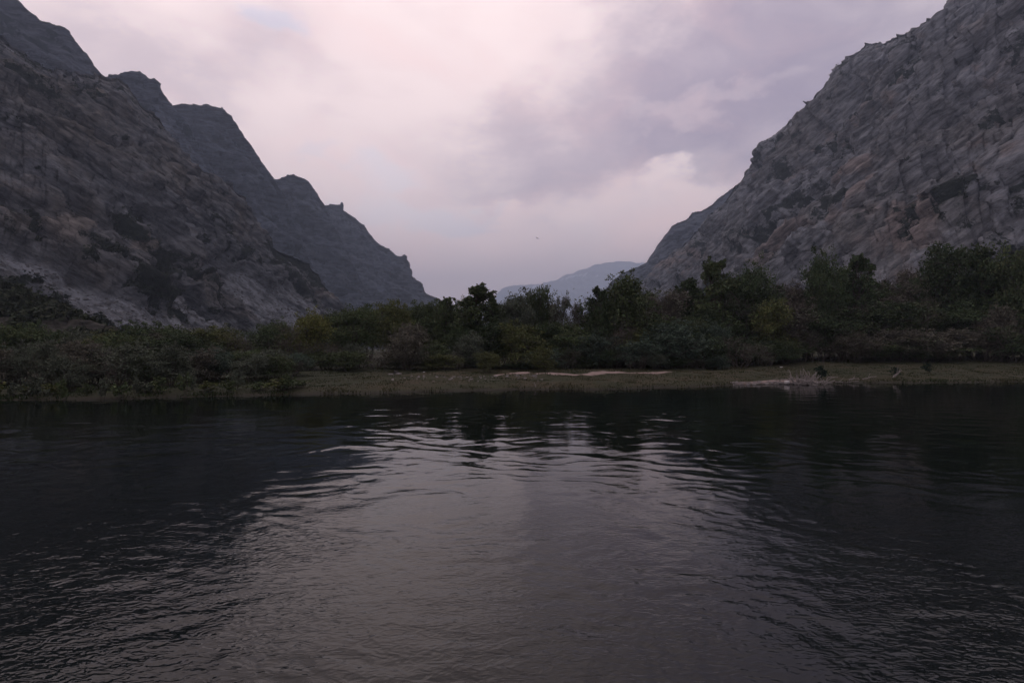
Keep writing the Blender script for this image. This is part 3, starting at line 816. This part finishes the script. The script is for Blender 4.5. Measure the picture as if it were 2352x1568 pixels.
thicket(18, 1060, 1660, lin_((1060, 62), (1660, 66)), lin_((1060, 65), (1660, 70)), lin_((1060, 812), (1400, 806), (1660, 800)), (50, 100),
        ['shrub', 'shrub', 'bare'], [DARK, MID, BLUE, GREY], 'along the back edge of the central bank', 'low shrubs behind the central bank', 6)
thicket(30, 1640, 2620, lin_((1640, 78), (2620, 84)), lin_((1640, 92), (2620, 96)), lin_((1640, 700), (2000, 690), (2352, 690), (2620, 680)), (90, 160),
        ['shrub', 'round', 'bare', 'sparse'], [DARK, MID, BROWN, DARK], 'deep in the right wood', 'undergrowth of the right wood', 7)
thicket(30, 1640, 2620, lin_((1640, 72), (1900, 76), (2620, 80)), lin_((1640, 76), (2620, 85)), lin_((1640, 770), (2000, 765), (2620, 750)), (80, 140),
        ['shrub', 'shrub', 'bare'], [DARK, MID, BROWN, DARK], 'at the front edge of the right wood', 'front edge of the right wood', 8)
for lb in sorted({q[1] for q in LIKE}):
    mine = sorted((q for q in LIKE if q[1] == lb), key=lambda q: q[0])
    inside = [q for q in mine if 0 <= q[0] <= 2352]
    for q in mine:
        if q not in inside:
            q[2]['label'] = lb + (', beyond the left edge' if q[0] < 0 else ', beyond the right edge')
        elif len(inside) > 1:
            k_ = inside.index(q)
            q[2]['label'] = lb + (', ' + ORD[k_] + ' from left' if k_ < len(ORD) else ', rightmost of them')
# small bushes alone on the open bank
for px, top, d, wpx, lab in ((1886, 838, 53.5, 30, 'small dark green bush behind the driftwood pile'), (2056, 842, 55, 22, 'small bush beside the forked driftwood limb'), (2132, 832, 60, 26, 'lone dark green bush on the grassy right bank')):
    plant_px('bush', int(px) % 4, px, top, d, wpx, (.020, .040, .026), lab, 'bush')

# ------------------------------------------------------------------ scrub on the slopes
def scatter(mt, n_, seed, lo, hi, cond):
    V, vg, sm, S, PX = mt[1], mt[2], mt[3], mt[4], mt[5]
    r = np.random.default_rng(seed)
    ii = r.integers(0, V.shape[0], n_ * 30); jj = r.integers(0, V.shape[1], n_ * 30)
    ok = cond(vg[ii, jj], sm[ii, jj], S[ii, jj], PX[ii, jj], V[ii, jj], r.random(n_ * 30))
    return V[ii[ok], jj[ok]][:n_], r
bp, r = scatter(L0, 120, 4, 0, 0, lambda vg, sm, S, PX, V, u: (S < .55) & (S > .04) & (PX > 60) & (PX < 720) & (V[:, 1] < 470) & ((vg > .45) | (u < .03)))
for i, q in enumerate(bp):
    hgt = r.uniform(2.2, 4.6) * (.6 + q[1] / 600)
    plant('bush', i, q[0], q[1], q[2] - .3, hgt, hgt * r.uniform(.6, .95), (.024, .034, .020), 'dark round bush scattered over the scree at the left mountain foot', 'bush', 'bushes on the left scree slope')
sv_, sf_, sl1, sl2 = [], [], [], []
k0 = 0
for mt, n_, seed, size, nm in ((L0, 2600, 21, 1.15, 'left'), (R0, 3200, 22, 1.5, 'right'), (MD, 2600, 23, .85, 'mound')):
    q, r = scatter(mt, n_, seed, 0, 0, lambda vg, sm, S, PX, V, u: (S < 1.0) & (V[:, 1] > 60) & (vg > .30 + .35 * u) & (sm < .4))
    q = q + np.array([0, 0, size * .35])
    v, f, lv, lh = leaves(r, q, size * (1.0 + 1.2 * r.random(len(q))), 16, size, 0, .8, .7)
    o = mesh_obj({'left': 'mountain_scrub', 'right': 'mountain_scrub', 'mound': 'mound_scrub'}[nm], v, f, LEAF, attrs={'lv': lv, 'lh': lh})
    o.color = {'left': (.030, .038, .022, 1), 'right': (.034, .042, .028, 1), 'mound': (.034, .042, .022, 1)}[nm]
    tag(o, {'left': 'dark scrub dotted over the near left mountainside', 'right': 'dark scrub dotted over the right mountainside', 'mound': 'dense dark scrub on the low mound at left'}[nm], 'scrub', kind='stuff')

# loose blocks lying on the scree
SCREE, n, bs, out = material('scree_blocks')
n.put(bs.inputs['Base Color'], n.mix(n.noise(n.new('ShaderNodeTexCoord').outputs['Object'], 0.25, 4, .7), (.07, .07, .072), (.20, .20, .205)))
def stone_geo(rng, c, s):
    t = (1 + 5 ** .5) / 2
    v = np.array([(-1, t, 0), (1, t, 0), (-1, -t, 0), (1, -t, 0), (0, -1, t), (0, 1, t), (0, -1, -t), (0, 1, -t), (t, 0, -1), (t, 0, 1), (-t, 0, -1), (-t, 0, 1)], float) / 1.9
    f = [(0, 11, 5), (0, 5, 1), (0, 1, 7), (0, 7, 10), (0, 10, 11), (1, 5, 9), (5, 11, 4), (11, 10, 2), (10, 7, 6), (7, 1, 8), (3, 9, 4), (3, 4, 2), (3, 2, 6), (3, 6, 8), (3, 8, 9), (4, 9, 5), (2, 4, 11), (6, 2, 10), (8, 6, 7), (9, 8, 1)]
    v = v * (1 + .25 * rng.normal(size=(12, 1))) * s * (1 + .3 * rng.normal(size=3)) * np.array([1.15, 1, .62])
    return v + c, f
q, r = scatter(L0, 2200, 31, 0, 0, lambda vg, sm, S, PX, V, u: (sm > .3) & (V[:, 1] > 60))
bv, bf = [], []
for c_ in q:
    a, b = stone_geo(r, c_, .25 + 1.1 * r.random() ** 3)
    k_ = len(bv); bv += a.tolist(); bf += [tuple(t_ + k_ for t_ in t) for t in b]
tag(mesh_obj('scree_blocks', np.array(bv), bf, SCREE), 'loose grey blocks on the scree below the left mountainside', 'scree', kind='stuff')

# ------------------------------------------------------------------ grass on the bank
r = np.random.default_rng(8)
n_ = 120000
gx = r.uniform(-62, 85, n_); gt = r.random(n_) ** 1.3 * 30 + 0.05
gy = shore(gx) + gt
den = fbm2(gx / 3.0, gy / 2.0, 3, 44)
sd = strip_mask(gx, gt, [([(4, 11.5), (10, 13.5), (17, 12.8)], 2.1), ([(-1.5, 12.5), (1.5, 13.0)], 0.8), ([(22.5, 0.4), (26, 0.9), (30, 1.0)], 1.2)])
keep = (r.random(n_) < 0.45 + 0.9 * den) & (sd < .35)
gx, gy, gt, den = gx[keep], gy[keep], gt[keep], den[keep]
gz = gh(gx, gy)
hg = (0.05 + 0.09 * r.random(len(gx))) * (0.8 + 0.8 * np.clip(den, 0, 1)) * (1 + 0.8 * (gt < 1.2))
an = r.random(len(gx)) * 6.283; wd = 0.025 + .03 * r.random(len(gx))
lean = r.normal(size=(len(gx), 2)) * .4
v = np.stack([np.stack([gx - wd * np.cos(an), gy - wd * np.sin(an), gz - .02], -1), np.stack([gx + wd * np.cos(an), gy + wd * np.sin(an), gz - .02], -1),
              np.stack([gx + lean[:, 0] * hg, gy + lean[:, 1] * hg, gz + hg], -1)], 1).reshape(-1, 3)
dry = np.repeat(np.clip(.5 - .45 * sstep(-gx, 6, 20) - .28 * sstep(gx, 18, 40) + .8 * fbm2(gx / 9.0, gy / 5.0, 2, 66) + .25 * r.normal(size=len(gx)), 0, 1), 3)
GRASS, n, bs, out = material('bank_grass')
n.put(bs.inputs['Base Color'], n.mix(n.attr('dry'), (.030, .046, .016), (.066, .060, .030)))
o = mesh_obj('bank_grass', v, np.arange(len(v)).reshape(-1, 3), GRASS, attrs={'dry': dry})
tag(o, 'short green and dry grass on the far river bank', 'grass', kind='stuff')

# ------------------------------------------------------------------ stones, driftwood and litter at the waterline
STONE, n, bs, out = material('pale_stone')
p = n.new('ShaderNodeTexCoord').outputs['Object']
n.put(bs.inputs['Base Color'], n.mix(n.noise(p, 3.0, 5, .7), (.16, .145, .14), (.30, .275, .265)))
def stones(n_, xs_, ts_, size, seed, name, label):
    rng = np.random.default_rng(seed); v, f = [], []
    for i in range(n_):
        x = rng.uniform(*xs_); y = float(shore(np.array([x]))[0]) + rng.uniform(*ts_)
        a, b = stone_geo(rng, np.array([x, y, float(gh(x, y)) + .01]), size * (.4 + rng.random() ** 3 * 1.6))
        k_ = len(v); v += a.tolist(); f += [tuple(q + k_ for q in t) for t in b]
    tag(mesh_obj(name, np.array(v), f, STONE), label, 'gravel', kind='stuff')
stones(260, (21.0, 27.5), (0.1, 1.2), .075, 3, 'gravel', 'pale gravel strip at the water left of the driftwood pile')
stones(160, (-11, 3), (5, 11), .10, 4, 'gravel', 'pale stones strewn along the central bank')
DRIFT, n, bs, out = material('driftwood')
p = n.new('ShaderNodeTexCoord').outputs['Object']
n.put(bs.inputs['Base Color'], n.mix(n.noise(p, 2.5, 5, .7), (.17, .15, .14), (.42, .38, .36)))
def ground_at(px, d):
    x = (px - CX) / F * d
    return x, d, float(gh(x, d))
# the pile
x, y, z = ground_at(1852, 50.0)
z = max(z, 0.0)
dp = tag(empty('driftwood_pile', (x, y, z)), 'tangled pale driftwood pile at the water on the right bank', 'driftwood')
dp.scale = (.95, 1, 1.0)
rng = np.random.default_rng(12)
for i in range(92):
    t = rng.random()
    bx = rng.normal() * 1.15 + .1; by = rng.normal() * .35
    if i < 56:
        L = rng.uniform(.5, 1.5); d = np.array([rng.normal() * .7, rng.normal() * .3, rng.uniform(.3, 1.0)])
        bx = rng.normal() * .62
    else:
        L = rng.uniform(.8, 2.4); d = np.array([rng.choice([-1, 1]) * rng.uniform(.6, 1), rng.normal() * .3, rng.uniform(-.1, .35)])
    d /= np.linalg.norm(d)
    a = np.array([bx, by, rng.uniform(-.05, .2)]); m_ = MB()
    r0 = rng.uniform(.03, .062)
    limb(rng, m_, a, a + d * L, r0, r0 * .4, 3, .09, 4)
    m_.build('stick', DRIFT, dp)
m_ = MB(); limb(rng, m_, (.35, 0, .3), (-.35, .1, 1.75), .05, .012, 4, .05, 5); limb(rng, m_, (.5, .1, .2), (.28, .1, 1.35), .045, .012, 4, .06, 5); m_.build('branch', DRIFT, dp)
m_ = MB(); limb(rng, m_, (-1.0, -.2, .05), (-.9, -.1, .95), .055, .02, 3, .05, 5); m_.build('branch', DRIFT, dp)
m_ = MB(); limb(rng, m_, (-3.1, .2, .1), (-2.1, .1, .5), .05, .03, 4, .1, 5); limb(rng, m_, (-2.1, .1, .5), (-1.0, -.1, .05), .045, .03, 4, .1, 5); m_.build('branch', DRIFT, dp)
m_ = MB(); limb(rng, m_, (.4, .1, .1), (2.9, .3, .12), .07, .02, 5, .03, 5); m_.build('branch', DRIFT, dp)
# single logs on the grass
def log(px, d, dx, dz, r0, label, fork=False, up=.05):
    x, y, z = ground_at(px, d)
    o = tag(empty('driftwood_log', (x, y, z)), label, 'driftwood')
    m_ = MB(); rg = np.random.default_rng(int(px))
    limb(rg, m_, (-dx / 2, 0, up), (dx / 2, .1, up + dz), r0, r0 * .5, 5, .03, 6); m_.build('log', DRIFT, o)
    m_ = MB(); limb(rg, m_, (-dx * .1, 0, up + dz * .4), (dx * .05, .05, up + dz + .35), r0 * .5, r0 * .2, 3, .05, 5)
    if fork:
        limb(rg, m_, (-dx * .3, 0, up), (dx * .45, .15, up + dz * 1.2), r0 * .6, r0 * .3, 4, .05, 5)
    m_.build('side_branch', DRIFT, o)
log(1962, 53.0, 1.1, .12, .07, 'short pale driftwood log lying right of the driftwood pile')
log(1998, 53.5, 1.5, .28, .06, 'thin pale driftwood log propped on the bank beside the short log')
log(2062, 54.0, 1.0, .75, .06, 'forked driftwood limb sticking up beside a small bush', True)
log(1935, 51.5, 3.4, .1, .05, 'long grey driftwood stick lying low along the right waterline')
# white plastic drum, red brown at one end
PLASTIC, n, bs, out = material('white_plastic'); bs.inputs['Base Color'].default_value = (.60, .56, .55, 1); bs.inputs['Roughness'].default_value = .5
CAP, n, bs, out = material('faded_red_plastic'); bs.inputs['Base Color'].default_value = (.30, .12, .10, 1)
x, y, z = ground_at(1808, 49.6); z = max(z, 0.02)
o = tag(empty('plastic_drum', (x, y, z), .35), 'small white plastic drum lying at the waterline left of the driftwood pile', 'drum')
m_ = MB(); m_.tube([(-.24, 0, .2), (-.22, 0, .2), (.16, 0, .2), (.2, 0, .2)], [.12, .17, .17, .14], 14); m_.build('drum_body', PLASTIC, o, True)
m_ = MB(); m_.tube([(.2, 0, .2), (.23, 0, .2), (.3, 0, .2)], [.14, .13, .08], 12); m_.build('lid', CAP, o, True)
# single pale rocks
def rock(px, d, s, label, mat=STONE, seed=1):
    x, y, z = ground_at(px, d)
    v, f = stone_geo(np.random.default_rng(seed), np.array([0, 0, s * .3]), s)
    o = mesh_obj('rock', v, f, mat); o.location = (x, y, z)
    tag(o, label, 'rock')
DROCK, n, bs, out = material('dark_rock')
n.put(bs.inputs['Base Color'], n.mix(n.noise(n.new('ShaderNodeTexCoord').outputs['Object'], 4, 5, .7), (.035, .033, .03), (.08, .075, .07)))
rock(1793, 70, .22, 'small white stone at the back of the grassy bank above the gravel', PLASTIC, 3)
rock(973, 57, .16, 'small bright stone on the bank below the grey brown dome shrub', PLASTIC, 5)
rock(908, 56, .42, 'dark boulder at the back of the bank left of centre', DROCK, 6)
rock(898, 54.5, .30, 'flat pale rock just in front of the dark boulder', STONE, 7)
rock(915, 54.8, .22, 'pale rock to the right of the flat pale rock below the boulder', STONE, 8)
# a pale leaning stake at the waterline
x, y, z = ground_at(1229, 44.4)
o = tag(empty('wooden_stake', (x, y, z)), 'short pale stake leaning at the central waterline', 'stake')
m_ = MB(); m_.tube([(.06, 0, -.1), (.0, 0, .22), (-.09, 0, .42)], [.03, .028, .02], 6); m_.build('post', DRIFT, o)

# ------------------------------------------------------------------ birds over the valley
BIRD, n, bs, out = material('feathers'); bs.inputs['Base Color'].default_value = (.03, .03, .032, 1)
def bird(px, py, d, span, bank, head, label):
    o = tag(empty('bird', W(px, py, d), head), label, 'bird', 'birds over the valley')
    o.rotation_euler = (0, bank, head)
    m_ = MB(); m_.tube([(0, .22, 0), (0, .17, .01), (0, .06, 0), (0, -.1, 0), (0, -.26, 0)], [.012, .035, .05, .035, .01], 8); m_.build('body', BIRD, o, True)
    for s_ in (-1, 1):
        k_ = span / 2
        v = [(0, .09, .02), (0, -.05, .02), (s_ * k_ * .5, .12, .10), (s_ * k_ * .5, -.04, .10), (s_ * k_, -.06, .05), (s_ * k_ * .9, -.1, .05)]
        v += [(a_, b_, c_ - .012) for a_, b_, c_ in v]
        f = [(0, 2, 3, 1), (2, 4, 5, 3), (6, 7, 9, 8), (8, 9, 11, 10), (0, 6, 8, 2), (2, 8, 10, 4), (4, 10, 11, 5), (5, 11, 9, 3), (3, 9, 7, 1)]
        mesh_obj('wing', v, f, BIRD, o)
bird(1234, 547, 110, .95, .35, .5, 'bird gliding in the pale sky at the centre of the valley')
bird(1318, 663, 130, .60, -.2, .3, 'small bird in front of the distant mountain')

# ------------------------------------------------------------------ the hazy air of the valley
HAZE = bpy.data.materials.new('haze'); HAZE.use_nodes = True
nt = HAZE.node_tree; nt.nodes.clear()
hv = nt.nodes.new('ShaderNodeVolumePrincipled')
hv.inputs['Color'].default_value = (.67, .80, 1.0, 1)
hv.inputs['Density'].default_value = 1.8e-4
hv.inputs['Anisotropy'].default_value = 0.2
ho = nt.nodes.new('ShaderNodeOutputMaterial')
nt.links.new(hv.outputs[0], ho.inputs['Volume'])
top = max(float(m_[1][..., 2].max()) for m_ in (L0, L1, L2, L3, L4, L5, R0, R1, far)) + 20
bx0, bx1, by0, by1, bz0, bz1 = -15000, 15000, -200, 15000, -22, top
v = [(a, b, c) for c in (bz0, bz1) for b in (by0, by1) for a in (bx0, bx1)]
f = [(0, 2, 3, 1), (4, 5, 7, 6), (0, 1, 5, 4), (2, 6, 7, 3), (0, 4, 6, 2), (1, 3, 7, 5)]
tag(mesh_obj('haze', v, f, HAZE), 'thin bluish haze filling the valley', 'haze', kind='stuff')
